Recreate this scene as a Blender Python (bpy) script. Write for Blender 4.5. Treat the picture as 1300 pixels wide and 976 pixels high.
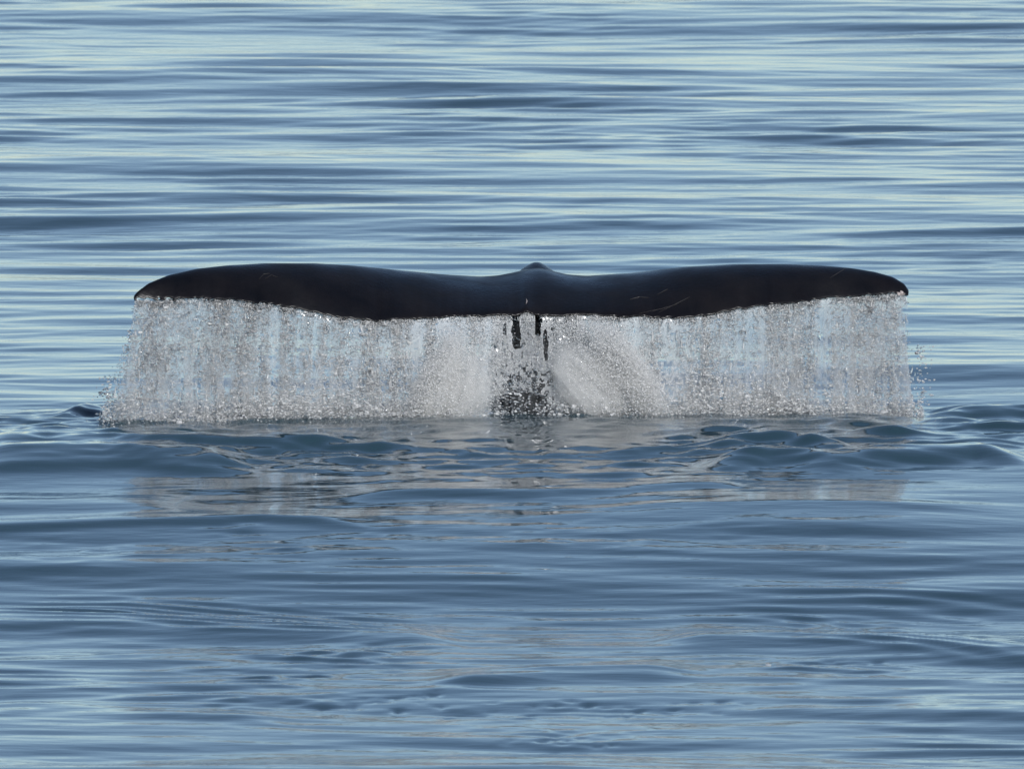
import bpy, bmesh, math, random
import numpy as np
from mathutils import Vector
from mathutils.bvhtree import BVHTree

rng = np.random.default_rng(11)
random.seed(5)
scene = bpy.context.scene
for o in list(bpy.data.objects):
    bpy.data.objects.remove(o)

# ------------------------------------------------------------------ camera
CAM_D, CAM_H = 150.0, 9.14            # metres from the whale, metres above the sea
K = 5.94 / 1300 / CAM_D              # radians per photograph pixel
OFF = 1465                           # rows from the horizon down to the top of the picture
PITCH = (OFF + 488) * K              # depression of the optical axis
cam = bpy.data.cameras.new("camera")
cam_o = bpy.data.objects.new("camera", cam)
scene.collection.objects.link(cam_o)
cam_o.location = (0, -CAM_D, CAM_H)
cam_o.rotation_euler = (math.pi / 2 - PITCH, 0, 0)
cam.sensor_width = 36
cam.lens = 18 / math.tan(650 * K)
cam.clip_start, cam.clip_end = 0.5, 20000
cam.dof.use_dof = True
cam.dof.focus_distance = 150.1
cam.dof.aperture_fstop = 22
scene.camera = cam_o

# ------------------------------------------------------------------ sky, sun, exposure
SUN_EL, SUN_ROT = math.radians(27), math.radians(158)
world = bpy.data.worlds.new("World")
scene.world = world
world.use_nodes = True
wn = world.node_tree
bg = wn.nodes["Background"]
sky = wn.nodes.new("ShaderNodeTexSky")
sky.sky_type = 'NISHITA'
sky.sun_disc = False
sky.sun_elevation, sky.sun_rotation = SUN_EL, SUN_ROT
sky.altitude = 0
sky.air_density, sky.dust_density, sky.ozone_density = 0.65, 0.25, 1.8
tint = wn.nodes.new("ShaderNodeMix"); tint.data_type = 'RGBA'; tint.blend_type = 'MULTIPLY'   # the photograph's white balance
tint.inputs["Factor"].default_value = 1.0
tint.inputs[7].default_value = (0.985, 0.965, 0.905, 1)
wn.links.new(sky.outputs[0], tint.inputs[6])
wn.links.new(tint.outputs[2], bg.inputs[0])
bg.inputs[1].default_value = 0.113
sun = bpy.data.lights.new("sun", 'SUN')
sun.energy = 4.7
sun.angle = math.radians(0.5)
sun.color = (1.0, 0.995, 0.985)
sun_o = bpy.data.objects.new("sun", sun)
scene.collection.objects.link(sun_o)
sd = Vector((math.sin(SUN_ROT) * math.cos(SUN_EL), math.cos(SUN_ROT) * math.cos(SUN_EL), math.sin(SUN_EL)))
sun_o.rotation_euler = sd.to_track_quat('Z', 'Y').to_euler()
scene.view_settings.view_transform = 'Standard'
scene.view_settings.look = 'None'
scene.view_settings.gamma = 1
scene.view_settings.exposure = -0.12
scene.cycles.max_bounces = 14
scene.cycles.transmission_bounces = 10
scene.cycles.glossy_bounces = 5
scene.cycles.diffuse_bounces = 4
scene.cycles.use_denoising = True
scene.cycles.volume_bounces = 3
scene.cycles.volume_step_rate = 2.0

# ------------------------------------------------------------------ helpers
def at(px, py, yw):
    """world point seen at photograph pixel (px, py) at world depth yw"""
    d = yw + CAM_D
    return ((px - 650) * K * d, yw, CAM_H - d * (OFF + py) * K)

def base_level(y):
    """the whale is on the back of a long low swell: the water falls away a little toward the viewer"""
    return np.interp(y, [-400, -60, -30, -20, -11, -8.5, -6.8, -5.0, -3.8, 60], [-0.50, -0.50, -0.50, -0.44, -0.33, -0.22, -0.130, -0.04, 0.0, 0.0])

def sea_y(py):
    y = CAM_H / ((OFF + py) * K) - CAM_D
    for _ in range(12):
        y = (CAM_H - base_level(y)) / ((OFF + py) * K) - CAM_D
    return float(y)

def sea_pt(px, py):
    y = sea_y(py)
    return ((px - 650) * K * (y + CAM_D), y)

def tag(o, label=None, cat=None, group=None, kind=None):
    if label: o["label"] = label
    if cat: o["category"] = cat
    if group: o["group"] = group
    if kind: o["kind"] = kind

def mesh_from(name, verts, faces):
    """verts (n,3), faces (m,3|4) numpy arrays -> smooth mesh"""
    me = bpy.data.meshes.new(name)
    verts = np.asarray(verts, np.float32); faces = np.asarray(faces, np.int32)
    k = faces.shape[1]
    me.vertices.add(len(verts)); me.vertices.foreach_set("co", verts.ravel())
    me.loops.add(faces.size); me.loops.foreach_set("vertex_index", faces.ravel())
    me.polygons.add(len(faces))
    me.polygons.foreach_set("loop_start", np.arange(0, faces.size, k, dtype=np.int32))
    me.polygons.foreach_set("use_smooth", np.ones(len(faces), bool))
    me.update(calc_edges=True)
    return me

def link(name, me, mat=None, parent=None):
    o = bpy.data.objects.new(name, me)
    scene.collection.objects.link(o)
    if mat: me.materials.append(mat)
    if parent: o.parent = parent
    return o

def new_mat(name):
    m = bpy.data.materials.new(name)
    m.use_nodes = True
    return m, m.node_tree, m.node_tree.nodes["Principled BSDF"]

def sstep(a, b, x):
    t = np.clip((x - a) / (b - a), 0, 1)
    return t * t * (3 - 2 * t)

def noise1(x, freq, seed):
    """smooth 1-D value noise in 0..1"""
    r = np.random.default_rng(seed).random(4096)
    t = np.asarray(x) * freq + 1000.0
    i = np.floor(t).astype(int); f = t - i; f = f * f * (3 - 2 * f)
    return r[i % 4096] * (1 - f) + r[(i + 1) % 4096] * f

def noise2(x, y, seed):
    r = np.random.default_rng(seed).random((256, 256))
    i = np.floor(x).astype(int); j = np.floor(y).astype(int)
    f = x - i; g = y - j
    f = f * f * (3 - 2 * f); g = g * g * (3 - 2 * g)
    a = r[i % 256, j % 256]; b = r[(i + 1) % 256, j % 256]
    c = r[i % 256, (j + 1) % 256]; d = r[(i + 1) % 256, (j + 1) % 256]
    return (a * (1 - f) + b * f) * (1 - g) + (c * (1 - f) + d * f) * g

# ------------------------------------------------------------------ materials
def water_material():
    m, t, b = new_mat("sea_water")
    b.inputs["Base Color"].default_value = (0.022, 0.050, 0.066, 1)
    b.inputs["Roughness"].default_value = 0.045
    b.inputs["IOR"].default_value = 1.333
    tc = t.nodes.new("ShaderNodeTexCoord")
    mp = t.nodes.new("ShaderNodeMapping"); mp.inputs["Scale"].default_value = (1.0, 2.2, 1)
    n = t.nodes.new("ShaderNodeTexNoise"); n.inputs["Scale"].default_value = 3.0; n.inputs["Detail"].default_value = 3
    bp = t.nodes.new("ShaderNodeBump"); bp.inputs["Strength"].default_value = 0.12; bp.inputs["Distance"].default_value = 0.03
    t.links.new(tc.outputs["Object"], mp.inputs[0]); t.links.new(mp.outputs[0], n.inputs["Vector"])
    t.links.new(n.outputs["Fac"], bp.inputs["Height"]); t.links.new(bp.outputs[0], b.inputs["Normal"])
    return m

def whale_material():
    m, t, b = new_mat("whale_skin")
    tc = t.nodes.new("ShaderNodeTexCoord")
    n = t.nodes.new("ShaderNodeTexNoise"); n.inputs["Scale"].default_value = 5; n.inputs["Detail"].default_value = 6
    r = t.nodes.new("ShaderNodeValToRGB")
    r.color_ramp.elements[0].position = 0.3; r.color_ramp.elements[0].color = (0.003, 0.003, 0.0042, 1)
    r.color_ramp.elements[1].position = 0.75; r.color_ramp.elements[1].color = (0.008, 0.0065, 0.0072, 1)
    t.links.new(tc.outputs["Object"], n.inputs["Vector"]); t.links.new(n.outputs["Fac"], r.inputs[0])
    t.links.new(r.outputs[0], b.inputs["Base Color"])
    b.inputs["Roughness"].default_value = 0.33
    rr = t.nodes.new("ShaderNodeMapRange"); rr.inputs["From Min"].default_value = 0.35; rr.inputs["From Max"].default_value = 0.7
    rr.inputs["To Min"].default_value = 0.22; rr.inputs["To Max"].default_value = 0.48
    n3 = t.nodes.new("ShaderNodeTexNoise"); n3.inputs["Scale"].default_value = 3.5; n3.inputs["Detail"].default_value = 8
    t.links.new(tc.outputs["Object"], n3.inputs["Vector"]); t.links.new(n3.outputs["Fac"], rr.inputs["Value"]); t.links.new(rr.outputs[0], b.inputs["Roughness"])
    b.inputs["IOR"].default_value = 1.4
    n2 = t.nodes.new("ShaderNodeTexNoise"); n2.inputs["Scale"].default_value = 40; n2.inputs["Detail"].default_value = 4
    bp = t.nodes.new("ShaderNodeBump"); bp.inputs["Strength"].default_value = 0.35; bp.inputs["Distance"].default_value = 0.006
    t.links.new(tc.outputs["Object"], n2.inputs["Vector"])
    t.links.new(n2.outputs["Fac"], bp.inputs["Height"]); t.links.new(bp.outputs[0], b.inputs["Normal"])
    return m

def plain_material(name, col, rough):
    m, t, b = new_mat(name)
    b.inputs["Base Color"].default_value = (*col, 1); b.inputs["Roughness"].default_value = rough
    return m

def drop_material(name, instancer, white):
    """falling water: part clear, part milky with air bubbles"""
    m = bpy.data.materials.new(name); m.use_nodes = True
    t = m.node_tree; t.nodes.clear()
    out = t.nodes.new("ShaderNodeOutputMaterial")
    glass = t.nodes.new("ShaderNodeBsdfGlass"); glass.inputs["IOR"].default_value = 1.333
    glass.inputs["Roughness"].default_value = 0.08
    dif = t.nodes.new("ShaderNodeBsdfDiffuse"); dif.inputs[0].default_value = (*white, 1)
    tra = t.nodes.new("ShaderNodeBsdfTranslucent"); tra.inputs[0].default_value = (*white, 1)
    glo = t.nodes.new("ShaderNodeBsdfGlossy"); glo.inputs["Roughness"].default_value = 0.06
    fr = t.nodes.new("ShaderNodeFresnel"); fr.inputs[0].default_value = 1.333
    m1 = t.nodes.new("ShaderNodeMixShader"); m1.inputs[0].default_value = 0.5
    m2 = t.nodes.new("ShaderNodeMixShader")
    m3 = t.nodes.new("ShaderNodeMixShader")
    at_ = t.nodes.new("ShaderNodeAttribute"); at_.attribute_name = "aeration"
    at_.attribute_type = 'INSTANCER' if instancer else 'GEOMETRY'
    L = t.links.new
    L(dif.outputs[0], m1.inputs[1]); L(tra.outputs[0], m1.inputs[2])
    L(fr.outputs[0], m2.inputs[0]); L(m1.outputs[0], m2.inputs[1]); L(glo.outputs[0], m2.inputs[2])
    L(at_.outputs["Fac"], m3.inputs[0]); L(glass.outputs[0], m3.inputs[1]); L(m2.outputs[0], m3.inputs[2])
    L(m3.outputs[0], out.inputs[0])
    return m

M_SEA = water_material()
M_SKIN = whale_material()
M_SCAR = plain_material("pale_scar", (0.030, 0.027, 0.028), 0.45)
M_TIP_GLINT = plain_material("worn_tip_and_glint", (0.30, 0.26, 0.25), 0.5)  # worn fluke tip, and the glint painted at the notch
M_DROP = drop_material("falling_drops", True, (0.95, 0.95, 0.95))
M_STRAND = drop_material("water_strands", False, (0.93, 0.94, 0.95))

# ------------------------------------------------------------------ the sea
def grown(start, first, ratio, stop):
    out, p, d = [], start, first
    while p < stop:
        d *= ratio; p += d; out.append(p)
    return out

xc = np.arange(-4.9, 4.9001, 0.028)
xg = np.array(grown(4.9, 0.028, 1.13, 6000))
xs = np.concatenate([-xg[::-1], xc, xg])
ys = [-32.0]
while ys[-1] < 64:
    ys.append(ys[-1] + 0.037 * ((ys[-1] + 150) / 125) ** 1.5)
yf = grown(ys[-1], 0.07, 1.06, 12000)
yn = [-v for v in grown(32.0, 0.037, 1.15, 600)][::-1]
ys = np.array(yn + ys + yf)
X, Y = np.meshgrid(xs, ys)
DX = np.gradient(xs)[None, :]; DY = np.gradient(ys)[:, None]
Z = np.zeros_like(X)
yy_ = np.arange(-620, 95, 0.25)
bl = np.convolve(np.pad(base_level(yy_), 6, mode='edge'), np.hanning(15)[1:-1] / np.hanning(15).sum(), 'valid')
Z += np.interp(Y, yy_, bl)

def add_waves(n, lam_lo, lam_hi, slope, spread, mask=None, mean=0.0, seed=0, sel=None, sharp=0.0):
    global Z
    r = np.random.default_rng(seed)
    sub = (slice(None), slice(None)) if sel is None else sel
    Xs, Ys = X[sub], Y[sub]
    dx, dy = DX[:, sub[1]], DY[sub[0], :]
    acc = np.zeros_like(Xs)
    per = slope * math.sqrt(2.0 / n)
    for i in range(n):
        lam = lam_lo * (lam_hi / lam_lo) ** ((i + r.random()) / n)
        th = mean + spread * r.normal()
        k = 2 * math.pi / lam
        kx, ky = k * math.sin(th), k * math.cos(th)
        w = sstep(2.5, 6, (2 * math.pi / max(abs(kx), 1e-6)) / dx) * sstep(2.5, 6, (2 * math.pi / max(abs(ky), 1e-6)) / dy)
        # slow wander of the phase keeps the crests from being ruler straight
        p = r.random() * 6.28
        wob = 0.9 * np.sin(Xs * 0.55 / lam ** .5 + r.random() * 6.28 + 0.21 * Ys) + 0.7 * np.sin(Ys * 0.4 / lam ** .5 + r.random() * 6.28 - 0.3 * Xs)
        acc += w * (per / k) * np.sin(kx * Xs + ky * Ys + p + wob)
    if sharp:
        q = acc / acc.std()
        acc = acc * (1 + sharp * q) - sharp * acc.std()
    if mask is not None:
        acc *= mask
    Z[sub] += acc

dens = np.where((ys > -33) & (ys < 90))[0]
cols = np.where(np.abs(xs) < 40)[0]
core = (slice(dens[0], dens[-1] + 1), slice(cols[0], cols[-1] + 1))
Xc, Yc = X[core], Y[core]
add_waves(8, 5.0, 14.0, 0.014, 0.35, seed=1)
calm = 1 - 0.45 * sstep(-4.2, -6.3, Yc) * sstep(-21, -13, Yc)
patch = calm * 0.9 * (0.55 + 0.9 * noise2(Xc * 0.35 + 50, Yc * 0.12 + 50, 3))
add_waves(30, 1.0, 3.8, 0.021, 0.28, mask=patch, seed=2, sel=core)
patch2 = calm * 0.25 + 1.3 * noise2(Xc * 0.5 + 80, Yc * 0.18 + 80, 4) ** 2
add_waves(34, 0.32, 1.0, 0.027, 0.32, mask=patch2, seed=3, sel=core)

far = sstep(3, 11, Yc)
add_waves(34, 0.65, 2.2, 0.029, 0.22, mask=far * (0.5 + noise2(Xc * 0.4 + 20, Yc * 0.2 + 20, 12)), seed=14, sel=core)
near = sstep(-6.3, -10, Yc)
add_waves(26, 1.2, 4.0, 0.036, 0.24, mask=near * (0.3 + 1.2 * noise2(Xc * 0.3 + 70, Yc * 0.15 + 70, 18)), seed=19, sel=core)
add_waves(34, 0.26, 0.8, 0.026, 0.25, mask=near * 1.6 * noise2(Xc * 0.5 + 20, Yc * 0.6 + 20, 13), seed=15, sel=core)
# -- water thrown about round the tail: a low mound with choppy ring waves on it
cx = 0.05
rad = np.sqrt(((Xc - cx) / 1.25) ** 2 + np.where(Yc < 0, Yc / 1.75, Yc / 1.7) ** 2)
Z[core] += 0.015 * (1 - sstep(0.4, 2.7, rad))
chop = sstep(3.7, 2.0, np.sqrt(((Xc - cx) / 1.15) ** 2 + ((Yc + 0.8) / 1.3) ** 2))
side = sstep(0.4, 1.8, np.abs(Xc - cx))
add_waves(40, 0.30, 1.0, 0.078, 0.6, mask=chop * (0.5 + 0.5 * side), seed=6, sel=core, sharp=0.3)
add_waves(44, 0.12, 0.36, 0.14, 0.8, mask=chop * (0.45 + 0.55 * noise2(Xc * 2 + 40, Yc * 2 + 40, 9)) * (0.9 + 0.5 * side), seed=7, sel=core)

def ridge(pts, front, back, h, ends=0.35):
    """a single wave crest along a line of photograph pixels; front/back = half widths in metres"""
    w = np.array([sea_pt(q, r + (h + 0.015) / 0.00457) for q, r in pts])
    yl = np.interp(Xc, w[:, 0], w[:, 1])
    d = (Yc - yl) / 1.05; h = h * 1.1
    prof = np.where(d < 0, np.exp(-(d / front) ** 2), np.exp(-(d / back) ** 2))
    e = sstep(w[0, 0] - 0.02, w[0, 0] + ends, Xc) * sstep(w[-1, 0] + 0.02, w[-1, 0] - ends, Xc)
    Z[core] += h * prof * e

ridge([(880, 578), (980, 566), (1060, 572), (1140, 566), (1240, 562), (1330, 572)], 0.36, 0.6, 0.07)
ridge([(860, 562), (960, 556), (1010, 556), (1110, 566)], 0.26, 0.5, 0.055)
ridge([(1165, 520), (1230, 514), (1400, 514)], 0.3, 0.8, 0.06)
ridge([(-60, 566), (60, 567), (130, 566), (230, 570), (330, 572)], 0.34, 0.6, 0.06)
ridge([(-60, 586), (60, 584), (160, 582), (240, 588), (330, 586)], 0.2, 0.35, 0.03)
ridge([(60, 520), (110, 508), (150, 508)], 0.3, 0.6, 0.06, 0.25)
ridge([(-60, 556), (60, 553), (160, 556), (300, 560), (460, 556)], 0.3, 0.5, 0.055)
ridge([(420, 622), (560, 618), (700, 624), (860, 612), (980, 606)], 0.30, 0.5, 0.024)
ridge([(-80, 668), (120, 662), (330, 656), (470, 664)], 0.16, 0.6, 0.024)
ridge([(-80, 778), (150, 780), (350, 788), (600, 804)], 0.5, 0.9, 0.045)
ridge([(820, 800), (1000, 802), (1150, 812), (1380, 832)], 0.5, 0.9, 0.045)
ridge([(520, 866), (700, 852), (900, 850)], 0.3, 0.7, 0.035)
ridge([(640, 648), (800, 640), (1000, 638), (1360, 642)], 0.45, 0.8, 0.035, 1.3)
ridge([(700, 668), (900, 664), (1360, 670)], 0.4, 0.8, 0.028, 1.3)
ridge([(-80, 634), (100, 632), (260, 634)], 0.45, 0.7, 0.035)
ridge([(-60, 905), (60, 898), (190, 902), (380, 912)], 0.3, 0.7, 0.022)

def train(pts, n, gap, h, ends=0.8):
    gap *= 1.35; h *= 1.25
    """a fan of fine parallel capillary ripples"""
    w = np.array([sea_pt(*p) for p in pts])
    yl = np.interp(Xc, w[:, 0], w[:, 1])
    wob = noise2(Xc * 0.8 + 30, Yc * 1.2 + 30, int(gap * 1000) + n)
    d = (Yc - yl) / gap + 1.3 * wob
    env = np.exp(-((d - n / 2) / (n / 2)) ** 4)
    e = sstep(w[0, 0] - 0.02, w[0, 0] + ends, Xc) * sstep(w[-1, 0] + 0.02, w[-1, 0] - ends, Xc)
    Z[core] += h * np.cos(2 * math.pi * d) * env * e * (0.5 + 0.9 * noise2(Xc * 0.7 + 60, Yc * 1.8 + 60, n + 70))

train([(-80, 790), (150, 792), (350, 800), (600, 812)], 6, 0.22, 0.0052)
train([(850, 812), (1000, 816), (1150, 828), (1350, 850)], 6, 0.26, 0.0055)
train([(250, 745), (500, 752), (800, 762)], 4, 0.26, 0.0030)
train([(880, 770), (1100, 776), (1360, 790)], 4, 0.26, 0.0030)

# rough little patches in the foreground
for px, py, wx, wy, s, sd_ in ((450, 832, 0.5, 0.6, 0.10, 21), (400, 862, 0.55, 0.5, 0.10, 22), (330, 895, 0.6, 0.4, 0.07, 23),
                               (700, 908, 0.9, 0.25, 0.07, 24), (1080, 852, 0.4, 0.3, 0.08, 25), (980, 850, 0.22, 0.35, 0.12, 26),
                               (730, 455 + 480, 0.6, 0.4, 0.05, 27), (100, 710, 0.5, 0.5, 0.06, 28), (380, 680, 0.8, 0.5, 0.05, 29),
                               (760, 690, 0.7, 0.5, 0.05, 30), (380, 710, 0.3, 0.3, 0.08, 31)):
    x0, y0 = sea_pt(px, py); wy *= 1.4
    rows = np.where(np.abs(ys - y0) < 3 * wy)[0]; cc = np.where(np.abs(xs - x0) < 3 * wx)[0]
    s_ = (slice(rows[0], rows[-1] + 1), slice(cc[0], cc[-1] + 1))
    g = np.exp(-((X[s_] - x0) / wx) ** 2 - ((Y[s_] - y0) / wy) ** 2)
    g *= np.clip(noise2(X[s_] * 4 + 90, Y[s_] * 2.5 + 90, sd_) * 1.8 - 0.5, 0, 1)
    add_waves(22, 0.14, 0.45, s * 1.6, 0.6, mask=g, seed=sd_, sel=s_)

# pits left by stray drops in the near water
for x1, x2, y1, y2, n_p in ((430, 960, 893, 912, 46), (700, 800, 935, 955, 16), (640, 760, 940, 945, 8), (1040, 1120, 840, 856, 10), (380, 560, 880, 900, 16)):
    for _ in range(n_p):
        x0, y0 = sea_pt(rng.uniform(x1, x2), rng.uniform(y1, y2))
        wx, wy = rng.uniform(0.016, 0.032), rng.uniform(0.045, 0.08)
        rows = np.where(np.abs(ys - y0) < 3 * wy)[0]; cc = np.where(np.abs(xs - x0) < 3 * wx)[0]
        s_ = (slice(rows[0], rows[-1] + 1), slice(cc[0], cc[-1] + 1))
        Z[s_] -= rng.uniform(0.004, 0.009) * np.exp(-((X[s_] - x0) / wx) ** 2 - ((Y[s_] - y0) / wy) ** 2)

def sea_height(x, y):
    i = np.clip(np.searchsorted(xs, x), 1, len(xs) - 1); j = np.clip(np.searchsorted(ys, y), 1, len(ys) - 1)
    return Z[j, i]

ny, nx = X.shape
idx = np.arange(ny * nx).reshape(ny, nx)
quads = np.stack([idx[:-1, :-1], idx[:-1, 1:], idx[1:, 1:], idx[1:, :-1]], -1).reshape(-1, 4)
sea = link("sea", mesh_from("sea", np.stack([X, Y, Z], -1).reshape(-1, 3), quads), M_SEA)
tag(sea, "calm blue sea with smooth rippled swell all around the whale tail", "sea", kind="structure")

# ------------------------------------------------------------------ the whale
LE = [(170, 379), (176, 371), (190, 361), (215, 351), (250, 343), (290, 338.5), (335, 336), (400, 336), (450, 339), (500, 344), (560, 350), (610, 353),
      (632, 351.5), (650, 348), (668, 344), (684, 342), (696, 344), (706, 347), (722, 350.5), (745, 352), (800, 348.5), (870, 340.5), (930, 337), (1000, 337), (1045, 339), (1080, 342), (1110, 347), (1132, 353), (1147, 362), (1153, 371)]
TE = [(170, 384), (185, 384), (250, 381), (300, 383), (350, 389), (400, 398), (440, 406), (480, 409), (520, 407), (580, 403), (640, 401), (660, 401), (668, 396), (676, 401),
      (700, 402), (760, 401), (800, 403), (860, 406), (890, 404), (920, 397), (960, 390), (1020, 384), (1080, 378), (1120, 375), (1145, 376), (1153, 377)]
LE = np.array(LE, float); TE = np.array(TE, float)
TE[:, 1] += 2.0
for E in (LE, TE):
    E[:, 0] = 668 + (E[:, 0] - 668) * 1.005
YAW = math.tan(math.radians(13))

def te_depth(px):
    """world y of the trailing edge: turned a little, left tip nearer; lobes reach toward the viewer"""
    x = (px - 665) * K * CAM_D
    u = np.clip(np.abs(px - 668) / 490, 0, 1)
    lobe = -0.16 * np.sin(np.pi * u) ** 2 + 0.10 * u ** 2
    return x * YAW + lobe - 0.25

def te_rag(px):
    return 2.2 * (noise1(px, 1 / 5, 91) - 0.5) + 2.0 * (noise1(px, 1 / 17, 92) - 0.5)

def te_point(px):
    y = te_depth(px)
    d = y + CAM_D
    py = np.interp(px, TE[:, 0], TE[:, 1]) + te_rag(px)
    return (px - 650) * K * d, y, CAM_H - d * (OFF + py) * K

NS = 40
def section(px):
    u = abs(px - 668) / 490
    py_t = np.interp(px, TE[:, 0], TE[:, 1]) + float(te_rag(px)); py_l = np.interp(px, LE[:, 0], LE[:, 1])
    y0 = te_depth(px)
    chord = 0.05 + 1.05 * max(1 - u, 0) ** 0.75
    thick = (0.018 + 0.10 * max(1 - u, 0) ** 0.8)
    gap = (py_t - py_l) * K * CAM_D
    thick = min(thick, gap * 0.8)
    s = np.linspace(0, 1, NS)
    th = thick * np.maximum(np.sqrt(np.clip(s, 0, 1)) * (1 - s) ** 0.5 * 2.0, 0) * (0.5 + 0.5 * s)
    th = th / max(th.max(), 1e-6) * thick + 0.004
    y = y0 + s * chord
    rise = 1 - (1 - s) ** 2.1
    zt = CAM_H - (y0 + CAM_D) * (OFF + py_t) * K
    lo, hi = -1.0, 2.0
    for _ in range(40):
        h = (lo + hi) / 2
        z = zt + 0.004 + h * rise
        app = (CAM_H - (z + th / 2)) / ((y + CAM_D) * K) - OFF
        if app.min() < py_l: hi = h
        else: lo = h
    x = (px - 650) * K * (y0 + CAM_D)
    up = np.stack([np.full(NS, x), y, z + th / 2], -1)
    dn = np.stack([np.full(NS, x), y, z - th / 2], -1)
    return np.concatenate([up, dn[::-1]])          # closed loop

pxs = np.unique(np.concatenate([np.linspace(167.6, 1155.4, 400), np.linspace(167.6, 185, 8), np.linspace(1140, 1155.4, 8), np.linspace(655, 681, 14)]))
secs = np.array([section(p) for p in pxs])
bm = bmesh.new()
rings = [[bm.verts.new(v) for v in s] for s in secs]
n = len(rings[0])
for a, b in zip(rings[:-1], rings[1:]):
    for i in range(n):
        bm.faces.new((a[i], a[(i + 1) % n], b[(i + 1) % n], b[i]))
bm.faces.new(rings[0][::-1]); bm.faces.new(rings[-1])
# tail stock: rises from the water behind the flukes and runs into their root
cx0 = (672 - 650) * K * (CAM_D + 1)
path = [(0.30, 0.665, 0.10, 0.04), (0.5, 0.67, 0.15, 0.075), (0.75, 0.69, 0.17, 0.118), (1.05, 0.675, 0.19, 0.20), (1.5, 0.46, 0.27, 0.31), (2.1, 0.16, 0.33, 0.41), (2.9, -0.35, 0.42, 0.55), (3.8, -1.0, 0.5, 0.65)]
P = np.array(path); tt = np.linspace(0, 1, len(P)); ti = np.linspace(0, 1, 44)
def smooth_interp(t, p, q):
    from_ = np.interp(q, t, p)
    k = np.array([1, 2, 3, 2, 1]) / 9
    pad = np.concatenate([[from_[0]] * 2, from_, [from_[-1]] * 2])
    return np.convolve(pad, k, 'valid')
Ps = np.stack([smooth_interp(tt, P[:, c], ti) for c in range(4)], -1)
prev = None
NT = 36
for y, z, rx, rz in Ps:
    ring = []
    for a in range(NT):
        th = 2 * math.pi * a / NT
        cxn, szn = math.cos(th), math.sin(th)
        wx = rx * math.copysign(abs(cxn) ** 1.0, cxn)
        # narrow dorsal keel on top
        if szn > 0: wx *= 1 - 0.45 * szn ** 2
        ring.append(bm.verts.new((cx0 + 0.04 * y + wx, y, z + rz * szn)))
    if prev:
        for i in range(NT):
            bm.faces.new((prev[i], prev[(i + 1) % NT], ring[(i + 1) % NT], ring[i]))
    else:
        bm.faces.new(ring)
    prev = ring
bm.faces.new(prev[::-1])
bmesh.ops.recalc_face_normals(bm, faces=bm.faces)
raw = bpy.data.meshes.new("whale_raw"); bm.to_mesh(raw); bm.free()
tmp = bpy.data.objects.new("whale_raw", raw); scene.collection.objects.link(tmp)
md = tmp.modifiers.new("r", 'REMESH'); md.mode = 'VOXEL'; md.voxel_size = 0.0095
sm = tmp.modifiers.new("s", 'SMOOTH'); sm.factor = 0.5; sm.iterations = 5
dg = bpy.context.evaluated_depsgraph_get()
wm = bpy.data.meshes.new_from_object(tmp.evaluated_get(dg))
bpy.data.objects.remove(tmp); bpy.data.meshes.remove(raw)
wm.polygons.foreach_set("use_smooth", np.ones(len(wm.polygons), bool))
wm.name = "whale"
wm.materials.clear()
whale = link("whale", wm, M_SKIN)
tag(whale, "dark wet whale tail with broad flukes lifted above the sea and shedding water", "whale")
bvh = BVHTree.FromObject(whale, bpy.context.evaluated_depsgraph_get())

def on_skin(px, py):
    """point and normal of the skin seen at a photograph pixel"""
    o = Vector((0, -CAM_D, CAM_H)); p = Vector(at(px, py, 0.0))
    hit = bvh.ray_cast(o, (p - o).normalized())
    return (hit[0], hit[1]) if hit[0] else (None, None)

def scar_or_glint(pts, width, mat=M_SCAR):
    """a thin raised pale line on the skin: scars, worn tip and one painted glint"""
    q = []
    pts = np.array(pts, float)
    for t in np.linspace(0, len(pts) - 1, 5 * (len(pts) - 1) + 1):
        p, nrm = on_skin(np.interp(t, range(len(pts)), pts[:, 0]), np.interp(t, range(len(pts)), pts[:, 1]))
        if p: q.append((p, nrm))
    if len(q) < 3: return
    b = bmesh.new(); prev = None
    for i, (p, nrm) in enumerate(q):
        d = (q[min(i + 1, len(q) - 1)][0] - q[max(i - 1, 0)][0]).normalized()
        s = d.cross(nrm).normalized()
        w = width * (0.25 + 0.75 * math.sin(math.pi * i / (len(q) - 1)))
        r = [b.verts.new(p + s * w - nrm * 0.004), b.verts.new(p + nrm * 0.0022), b.verts.new(p - s * w - nrm * 0.004)]
        if prev:
            for j in range(3):
                b.faces.new((prev[j], prev[(j + 1) % 3], r[(j + 1) % 3], r[j]))
        else: b.faces.new(r)
        prev = r
    b.faces.new(prev[::-1])
    bmesh.ops.recalc_face_normals(b, faces=b.faces)
    me = bpy.data.meshes.new("scar_or_glint"); b.to_mesh(me); b.free()
    link("scar_or_glint", me, mat, whale)

scar_or_glint([(1054, 355), (1062, 350), (1070, 345), (1074, 343)], 0.006)
scar_or_glint([(836, 399), (852, 391), (866, 384), (876, 379)], 0.0035)
scar_or_glint([(812, 400), (840, 394), (860, 388)], 0.003)
scar_or_glint([(835, 376), (842, 372), (848, 369)], 0.003)
scar_or_glint([(800, 382), (812, 379), (824, 380)], 0.003)
scar_or_glint([(328, 357), (334, 350), (342, 349)], 0.003)
scar_or_glint([(336, 356), (344, 351), (352, 354)], 0.003)
scar_or_glint([(668, 381), (669, 384), (668, 388)], 0.009, M_TIP_GLINT)  # warm glint above the notch, painted as a pale patch
scar_or_glint([(1139, 373), (1144, 374.5), (1150, 374.5)], 0.016, M_TIP_GLINT)

# ------------------------------------------------------------------ falling water
def base_py(px):
    return np.interp(px, [130, 440, 520, 560, 650, 830, 1170], [546, 545, 540, 534, 530, 534, 532])

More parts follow.
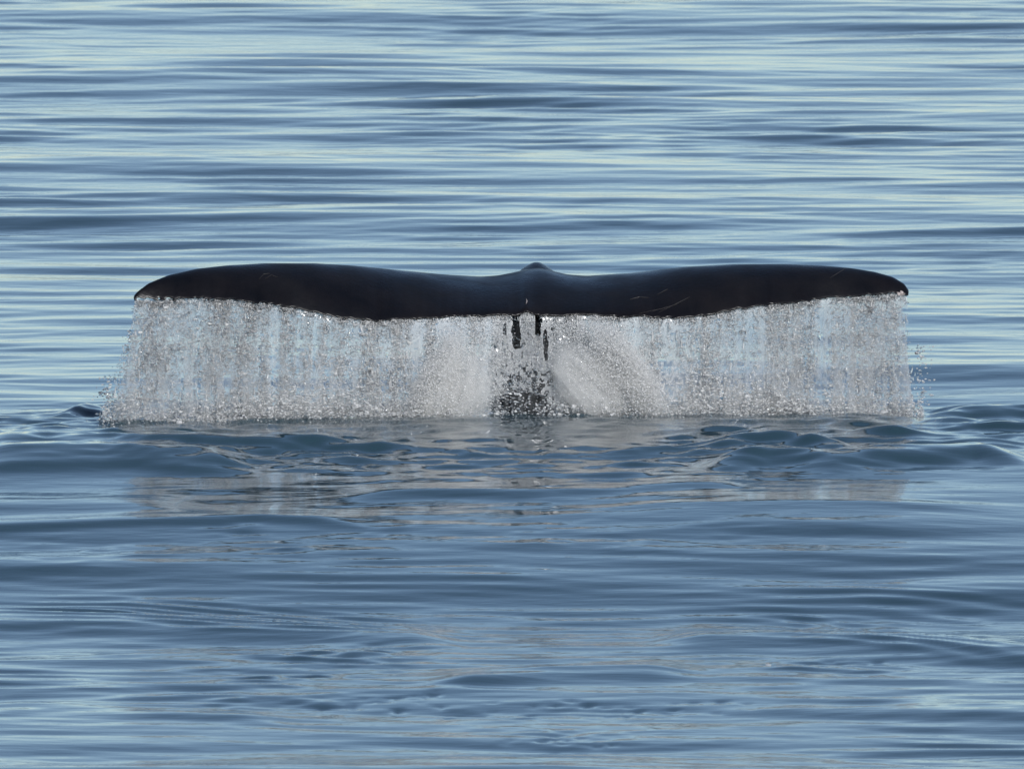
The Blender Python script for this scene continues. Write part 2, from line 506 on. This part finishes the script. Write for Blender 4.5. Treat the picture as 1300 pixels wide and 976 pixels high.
def lean(px, f):
    """outward drift of the falling water at the ends of the flukes, in metres, for fall fraction f"""
    l = np.clip((330 - px) / 160, 0, 1) ** 1.4 * -0.19
    r = np.clip((px - 1050) / 100, 0, 1) ** 2 * 0.07
    return (l + r) * f ** 1.15

def slit_mask(px, f):
    """the narrow gaps below the notch, where no water falls and the dark tail shows through"""
    m = np.zeros(np.broadcast(px, f).shape)
    for c, w, lo, hi, dr in ((655, 5.5, -0.1, 0.38, 3), (641, 3, 0.03, 0.24, 0), (682, 4, -0.1, 0.24, 4), (692, 3, 0.1, 0.50, 3), (290, 4.5, 0.57, 0.80, 2)):
        e = sstep(lo, lo + 0.08, f) * sstep(hi, hi - 0.10, f)
        m = np.maximum(m, np.exp(-((px - c - dr * f + 3 * noise2(px / 4, f * 14 + 3, 81) - 1.5) / w) ** 4) * e)
    # broken dark water over the foot of the tail stock
    m = np.maximum(m, 0.95 * np.exp(-((px - 664) / 74) ** 4) * sstep(0.0, 0.12, f - 0.71 - 0.22 * ((px - 664) / 74) ** 2) * (0.2 + 0.9 * noise2(px / 16, f * 34, 82)))
    return m

def film(n_col=1250, n_row=80):
    """the thin sheet of water that hangs from the trailing edge and tears on its way down"""
    px = np.linspace(171, 1152, n_col)
    x, y, z = te_point(px)
    L = (z - sea_height(x, y)) * (0.94 + 0.05 * noise1(px, 1 / 6, 62))
    V, A, Fm = [], [], []
    for s_ in (0, 1):
        for k in range(n_row):
            f = k / (n_row - 1)
            th = 0.0022 * (1 if s_ == 0 else -1)
            wav = 0.016 * (noise1(px, 1 / 13, 64) + 0.8 * noise2(px / 6, np.full(n_col, f * 7.0), 65) - 0.9) * min(1, 4 * f)
            V.append(np.stack([x + lean(px, f), y + wav - th - 0.05 * f + 0.02 + 0.012 * math.exp(-f / 0.03), z - 0.004 + 0.016 * math.exp(-f / 0.03) - f * L], -1))
            stripe = 0.45 * noise1(px + 5 * f, 1 / 34, 66) + 0.35 * noise1(px + 4 * f, 1 / 9, 68) + 0.2 * noise1(px, 1 / 4, 69)
            mid = np.exp(-((px - 680) / 190) ** 2)
            A.append(0.01 + (0.27 + 0.16 * mid) * stripe * (0.6 + 0.5 * noise2(px / 11, np.full(n_col, f * 5.0), 67)) + 0.15 * mid + 0.06 * f + 0.4 * math.exp(-f / 0.05))
    V = np.concatenate(V); A = np.concatenate(A)
    g = np.arange(n_row * n_col).reshape(n_row, n_col)
    fr = np.stack([g[:-1, :-1], g[1:, :-1], g[1:, 1:], g[:-1, 1:]], -1)
    pq = 0.5 * (px[1:] + px[:-1])[None, :]; fq = ((np.arange(n_row - 1) + 0.5) / (n_row - 1))[:, None]
    tear = 0.6 * noise2(pq / 3.2 + 2.0 * fq, fq * 34 + 0 * pq, 71) + 0.4 * noise2(pq / 9 + 2.0 * fq, fq * 9 + 0 * pq, 72)
    end = np.exp(-(pq - 171) / 14) + np.exp(-(1152 - pq) / 12)
    lim = 0.20 + 0.30 * sstep(0.05, 0.8, fq) + 0.5 * end * sstep(0.0, 0.3, fq)
    keep = (tear > lim) & (slit_mask(pq, fq) < 0.36)
    fr = fr[keep]
    bk = fr[:, ::-1] + n_row * n_col
    me = mesh_from("water_film", V, np.concatenate([fr, bk]))
    a = me.attributes.new("aeration", 'FLOAT', 'POINT'); a.data.foreach_set("value", np.clip(A, 0, 1).astype(np.float32))
    return me

curtain = link("falling_water", film(), M_STRAND)
tag(curtain, "curtain of water pouring from the trailing edge of the whale flukes", "falling water", kind="stuff")

def drop_cloud(name, pts, scl, aer, mat, parent):
    me = bpy.data.meshes.new(name)
    N = len(pts)
    me.vertices.add(N); me.vertices.foreach_set("co", np.asarray(pts, np.float32).ravel())
    for nm, ty, data, key in (("scl", 'FLOAT_VECTOR', scl, "vector"), ("aer", 'FLOAT', aer, "value")):
        a = me.attributes.new(nm, ty, 'POINT'); a.data.foreach_set(key, np.asarray(data, np.float32).ravel())
    o = link(name, me, None, parent)
    ng = bpy.data.node_groups.new(name, 'GeometryNodeTree')
    ng.interface.new_socket("Geometry", in_out='INPUT', socket_type='NodeSocketGeometry')
    ng.interface.new_socket("Geometry", in_out='OUTPUT', socket_type='NodeSocketGeometry')
    N_ = ng.nodes.new; L = ng.links.new
    gi, go = N_("NodeGroupInput"), N_("NodeGroupOutput")
    join = N_("GeometryNodeGeometryToInstance")
    for v in range(4):
        ico = N_("GeometryNodeMeshIcoSphere"); ico.inputs["Radius"].default_value = 1; ico.inputs["Subdivisions"].default_value = 2
        sp = N_("GeometryNodeSetPosition")
        nz = N_("ShaderNodeTexNoise"); nz.noise_dimensions = '4D'
        nz.inputs["W"].default_value = v * 3.7; nz.inputs["Scale"].default_value = 0.9; nz.inputs["Detail"].default_value = 1
        sub = N_("ShaderNodeVectorMath"); sub.operation = 'SUBTRACT'; sub.inputs[1].default_value = (0.5, 0.5, 0.5)
        mul = N_("ShaderNodeVectorMath"); mul.operation = 'SCALE'; mul.inputs["Scale"].default_value = 2.2
        L(nz.outputs["Color"], sub.inputs[0]); L(sub.outputs[0], mul.inputs[0])
        L(ico.outputs[0], sp.inputs[0]); L(mul.outputs[0], sp.inputs["Offset"])
        sh = N_("GeometryNodeSetShadeSmooth"); L(sp.outputs[0], sh.inputs[0])
        sm_ = N_("GeometryNodeSetMaterial"); sm_.inputs["Material"].default_value = mat
        L(sh.outputs[0], sm_.inputs[0]); L(sm_.outputs[0], join.inputs[0])
    ip = N_("GeometryNodeInstanceOnPoints")
    ip.inputs["Pick Instance"].default_value = True
    rid = N_("FunctionNodeRandomValue"); rid.data_type = 'INT'
    [s for s in rid.inputs if s.name == "Max" and s.type == 'INT'][0].default_value = 3
    rr = N_("FunctionNodeRandomValue"); rr.data_type = 'FLOAT_VECTOR'
    rr.inputs[0].default_value = (-0.5, -0.22, -0.6); rr.inputs[1].default_value = (0.5, 0.22, 0.6)
    sa = N_("GeometryNodeInputNamedAttribute"); sa.data_type = 'FLOAT_VECTOR'; sa.inputs[0].default_value = "scl"
    aa = N_("GeometryNodeInputNamedAttribute"); aa.data_type = 'FLOAT'; aa.inputs[0].default_value = "aer"
    st = N_("GeometryNodeStoreNamedAttribute"); st.domain = 'INSTANCE'; st.data_type = 'FLOAT'; st.inputs["Name"].default_value = "aeration"
    cap = N_("GeometryNodeCaptureAttribute")
    L(gi.outputs[0], ip.inputs["Points"]); L(join.outputs[0], ip.inputs["Instance"])
    L([s for s in rid.outputs if s.type == 'INT'][0], ip.inputs["Instance Index"])
    L(rr.outputs[0], ip.inputs["Rotation"]); L(sa.outputs[0], ip.inputs["Scale"])
    L(ip.outputs[0], st.inputs["Geometry"])
    L(aa.outputs[0], [s for s in st.inputs if s.name == "Value"][0])
    L(st.outputs[0], go.inputs[0])
    ng.nodes.remove(cap)
    m = o.modifiers.new("drops", 'NODES'); m.node_group = ng
    tag(o, kind="stuff")
    return o

def curtain_drops(N):
    px = rng.uniform(172, 1151, N)
    f = rng.random(N) ** 0.95
    f = np.where(rng.random(N) < 0.06, rng.random(N) * 0.05, f)
    pq = px + 4 * f
    streak = 0.40 * noise1(pq, 1 / 5, 31) + 0.35 * noise1(pq, 1 / 14, 32) + 0.35 * noise1(pq, 1 / 50, 33)
    clump = noise2(px / 16, f * 9, 34)
    keep = np.clip(1.9 * (streak - 0.30), 0.06, 1) * (0.35 + 0.9 * clump)
    keep *= np.clip(0.25 + np.minimum((px - 150), 1153 - px) / 26, 0, 1)
    keep *= 1 - 0.90 * sstep(0.2, 0.5, slit_mask(px, f))
    k = rng.random(N) < keep
    px, f, streak = px[k], f[k], streak[k]
    x, y, z = te_point(px)
    n_ = len(px)
    zb = sea_height(x, y) - 0.01
    ztop = z + 0.008
    fz = f
    xx = x + lean(px, fz) * (1 + 0.18 * rng.normal(0, 1, n_)) + rng.normal(0, 0.005, n_) + rng.normal(0, 0.016, n_) * f * ((px < 215) | (px > 1120))
    yy = y + rng.normal(0, 0.014, n_) * (0.4 + f) - 0.05 * f + 0.008 + 0.015 * np.exp(-f / 0.02)
    zz = ztop + (zb - ztop) * fz
    r = 0.0020 * np.exp(rng.normal(0, 0.5, n_))
    r = np.clip(r, 0.001, 0.0075)
    r *= 1 - 0.35 * np.exp(-((px - 668) / 70) ** 2)
    sc = np.stack([r * rng.uniform(1.0, 2.8, n_), r * rng.uniform(0.7, 1.3, n_), r * rng.uniform(0.55, 1.1, n_)], -1)
    foot = (np.abs(px - 664) < 74) & (f > 0.70)
    sc[foot] *= np.array([1.5, 1, 0.75])
    thread = ~foot & (rng.random(n_) < 0.2)
    sc[thread] = np.stack([r, r, r * rng.uniform(2.5, 6, n_)], -1)[thread] * 0.8
    zz = np.minimum(zz, ztop - sc[:, 2] * 1.2)
    warm = np.exp(-((px - 680) / 220) ** 2)
    aer = np.clip(rng.normal(0.20 + 0.22 * warm - 0.2 * np.exp(-((px - 668) / 60) ** 2) + 0.2 * (streak - 0.5), 0.28, n_), 0.0, 1)
    return np.stack([xx, yy, zz], -1), sc, aer

p, s, a = curtain_drops(220000)
drop_cloud("droplets", p, s, a, M_DROP, curtain)

def plume(line, wpx, N, rm, yoff):
    """thick white spray along a line of photograph pixels, just behind the curtain"""
    l = np.array(line, float)
    t = rng.random(N) * (len(l) - 1)
    px = np.interp(t, range(len(l)), l[:, 0]) + rng.normal(0, 1, N) * wpx
    py = np.interp(t, range(len(l)), l[:, 1]) + rng.normal(0, 1, N) * wpx
    py = np.maximum(py, 412 + np.abs(rng.normal(0, 8, N)))
    y = te_depth(np.clip(px, 170, 1153)) + yoff + rng.normal(0, 0.05, N)
    d = y + CAM_D
    pts = np.stack([(px - 650) * K * d, y, CAM_H - d * (OFF + py) * K], -1)
    ok = pts[:, 2] > sea_height(pts[:, 0], pts[:, 1])
    pts = pts[ok]; n_ = len(pts)
    r = rm * np.exp(rng.normal(0, 0.35, n_))
    return pts, np.stack([r * 1.3, r, r * .9], -1), np.clip(rng.normal(0.9, 0.1, n_), 0, 1)

parts = [plume([(765, 425), (790, 460), (815, 490), (832, 520)], 13, 7000, 0.0019, -0.15),
         plume([(735, 440), (775, 480), (800, 515)], 22, 6000, 0.0019, -0.15),
         plume([(575, 430), (545, 480), (525, 525)], 10, 5000, 0.0019, -0.15),
         plume([(600, 440), (590, 500), (520, 530)], 24, 6000, 0.0019, -0.15),
         plume([(870, 500), (1000, 515)], 14, 2500, 0.0035, 0.02),
         plume([(300, 520), (450, 520)], 16, 3000, 0.0035, 0.02)]

def foot_splash(N):
    px = rng.uniform(170, 1158, N)
    keep = rng.random(N) < 1 - 0.88 * np.exp(-((px - 662) / 58) ** 2)
    px = px[keep]; n_ = len(px)
    pc = np.clip(px, 172, 1151)
    x, y, z = te_point(pc)
    x = x + lean(pc, 1.0) + (px - pc) * K * CAM_D
    y = y - 0.05 + rng.normal(0, 0.09, n_)
    zb = sea_height(x, y)
    zz = zb + np.abs(rng.normal(0, 1, n_)) * (0.03 + 0.05 * noise1(px, 1 / 22, 51))
    r = 0.0028 * np.exp(rng.normal(0, 0.5, n_))
    sc = np.stack([r * rng.uniform(.9, 1.9, n_), r, r * rng.uniform(.6, 1.1, n_)], -1)
    return np.stack([x, y, zz], -1), sc, np.clip(rng.normal(0.6, 0.25, n_), 0, 1)
parts.append(foot_splash(14000))
# stray drops flung off to both ends
def strays(N):
    side = rng.random(N) < 0.5
    px = np.where(side, 140 - np.abs(rng.normal(0, 9, N)), 1165 + np.abs(rng.normal(0, 10, N)))
    py = np.where(side, rng.uniform(480, 545, N), rng.uniform(440, 532, N))
    y = np.where(side, te_depth(172.0), te_depth(1150.0)) + rng.normal(0, 0.05, N)
    d = y + CAM_D
    pts = np.stack([(px - 650) * K * d, y, CAM_H - d * (OFF + py) * K], -1)
    pts = pts[pts[:, 2] > 0.02]; n_ = len(pts)
    r = 0.0045 * np.exp(rng.normal(0, 0.35, n_))
    return pts, np.stack([r * 1.4, r, r * .8], -1), np.clip(rng.normal(0.5, 0.25, n_), 0, 1)
parts.append(strays(170))
p = np.concatenate([q[0] for q in parts]); s = np.concatenate([q[1] for q in parts]); a = np.concatenate([q[2] for q in parts])
drop_cloud("spray", p, s, a, M_DROP, curtain)

# ------------------------------------------------------------------ fine mist in and before the falling water
def mist_material(name, dens, col, nscale, lo, hi, ball):
    m = bpy.data.materials.new(name); m.use_nodes = True
    t = m.node_tree; t.nodes.clear()
    L = t.links.new
    out = t.nodes.new("ShaderNodeOutputMaterial")
    pv = t.nodes.new("ShaderNodeVolumePrincipled"); pv.inputs["Color"].default_value = (*col, 1); pv.inputs["Anisotropy"].default_value = 0.1
    tc = t.nodes.new("ShaderNodeTexCoord")
    mp = t.nodes.new("ShaderNodeMapping"); mp.inputs["Scale"].default_value = nscale
    n = t.nodes.new("ShaderNodeTexNoise"); n.inputs["Scale"].default_value = 1; n.inputs["Detail"].default_value = 4; n.inputs["Roughness"].default_value = 0.6
    r = t.nodes.new("ShaderNodeMapRange"); r.inputs["From Min"].default_value = lo; r.inputs["From Max"].default_value = hi
    r.inputs["To Max"].default_value = dens
    L(tc.outputs["Object"], mp.inputs[0]); L(mp.outputs[0], n.inputs["Vector"]); L(n.outputs["Fac"], r.inputs["Value"])
    last = r.outputs[0]
    if not ball:                   # hardly any mist below the notch
        sx = t.nodes.new("ShaderNodeSeparateXYZ"); L(tc.outputs["Object"], sx.inputs[0])
        s1 = t.nodes.new("ShaderNodeMath"); s1.operation = 'SUBTRACT'; s1.inputs[1].default_value = 0.07
        s2 = t.nodes.new("ShaderNodeMath"); s2.operation = 'ABSOLUTE'
        s3 = t.nodes.new("ShaderNodeMapRange"); s3.interpolation_type = 'SMOOTHSTEP'
        s3.inputs["From Min"].default_value = 0.04; s3.inputs["From Max"].default_value = 0.30; s3.inputs["To Min"].default_value = 0.15
        s4 = t.nodes.new("ShaderNodeMath"); s4.operation = 'MULTIPLY'
        L(sx.outputs[0], s1.inputs[0]); L(s1.outputs[0], s2.inputs[0]); L(s2.outputs[0], s3.inputs["Value"])
        L(last, s4.inputs[0]); L(s3.outputs[0], s4.inputs[1]); last = s4.outputs[0]
    if ball:                       # thins out toward the skin of the puff
        ln = t.nodes.new("ShaderNodeVectorMath"); ln.operation = 'LENGTH'
        r2 = t.nodes.new("ShaderNodeMapRange"); r2.interpolation_type = 'SMOOTHSTEP'
        r2.inputs["From Min"].default_value = 1.0; r2.inputs["From Max"].default_value = 0.15
        mu = t.nodes.new("ShaderNodeMath"); mu.operation = 'MULTIPLY'
        L(tc.outputs["Object"], ln.inputs[0]); L(ln.outputs["Value"], r2.inputs["Value"])
        L(last, mu.inputs[0]); L(r2.outputs[0], mu.inputs[1]); last = mu.outputs[0]
    L(last, pv.inputs["Density"]); L(pv.outputs[0], out.inputs["Volume"])
    return m

def mist_sheet():
    """a thin body of mist that hangs along the whole curtain"""
    px = np.linspace(176, 1147, 160); x, y, z = te_point(px)
    rows = []
    for f, th in ((0.0, 0.004), (0.05, 0.03), (0.5, 0.06), (1.0, 0.09)):
        for sg in (1, -1):
            rows.append(np.stack([x + lean(px, f), y - 0.05 * f + 0.005 - sg * th, z - 0.012 - (z + 0.03) * f], -1))
    order = [0, 2, 4, 6, 7, 5, 3, 1]
    R = np.stack([rows[i] for i in order])              # closed section x span
    n = len(order); m_ = len(px)
    g = np.arange(n * m_).reshape(n, m_)
    F = [(g[i, j], g[(i + 1) % n, j], g[(i + 1) % n, j + 1], g[i, j + 1]) for i in range(n) for j in range(m_ - 1)]
    me = bpy.data.meshes.new("mist"); me.from_pydata([tuple(v) for v in R.reshape(-1, 3)], [], F + [tuple(g[:, 0]), tuple(g[::-1, -1])])
    b = bmesh.new(); b.from_mesh(me); bmesh.ops.recalc_face_normals(b, faces=b.faces); b.to_mesh(me); b.free()
    return me
M_MIST = mist_material("fine_mist", 9.0, (0.98, 0.98, 0.98), (24, 3, 1.8), 0.36, 0.72, False)
tag(link("mist", mist_sheet(), M_MIST, curtain), kind="stuff")

M_PUFF = mist_material("white_spray", 190.0, (0.995, 0.995, 0.99), (5.0, 4, 1.3), 0.36, 0.68, True)
def puff(p0, p1, wide, deep):
    """a gush of white spray between two photograph pixels"""
    y = te_depth((p0[0] + p1[0]) / 2) - 0.10
    a = Vector(at(*p0, y)); b_ = Vector(at(*p1, y))
    b = bmesh.new(); bmesh.ops.create_icosphere(b, subdivisions=3, radius=1)
    me = bpy.data.meshes.new("spray_gush"); b.to_mesh(me); b.free()
    o = link("spray_gush", me, M_PUFF, curtain)
    d = b_ - a
    o.location = (a + b_) / 2
    o.rotation_euler = (0, math.atan2(d.x, d.z), 0)
    o.scale = (wide, deep, d.length / 2)
    tag(o, kind="stuff")
puff((745, 400), (850, 550), 0.14, 0.10)
puff((790, 450), (835, 530), 0.09, 0.09)
puff((700, 440), (800, 540), 0.20, 0.10)
puff((590, 415), (510, 552), 0.11, 0.09)
puff((600, 440), (560, 548), 0.24, 0.09)
puff((560, 470), (540, 550), 0.10, 0.09)

# ------------------------------------------------------------------ floating bubble in the foreground
def bubble(px, py, r):
    x, y = sea_pt(px, py)
    b = bmesh.new()
    bmesh.ops.create_uvsphere(b, u_segments=20, v_segments=12, radius=r)
    for v in b.verts:
        if v.co.z < 0: v.co.z *= 0.3
        v.co.x *= 1.25
        v.co.z *= 0.8
    for f in b.faces: f.smooth = True
    me = bpy.data.meshes.new("foam_bubble"); b.to_mesh(me); b.free()
    at_ = me.attributes.new("aeration", 'FLOAT', 'POINT'); at_.data.foreach_set("value", np.full(len(me.vertices), 0.35, np.float32))
    o = link("foam_bubble", me, M_STRAND)
    o.location = (x, y, float(sea_height(x, y)) + r * 0.1)
    tag(o, "tiny pale foam bubble floating on a dark ripple in the near water", "bubble")
bubble(976, 849, 0.014)
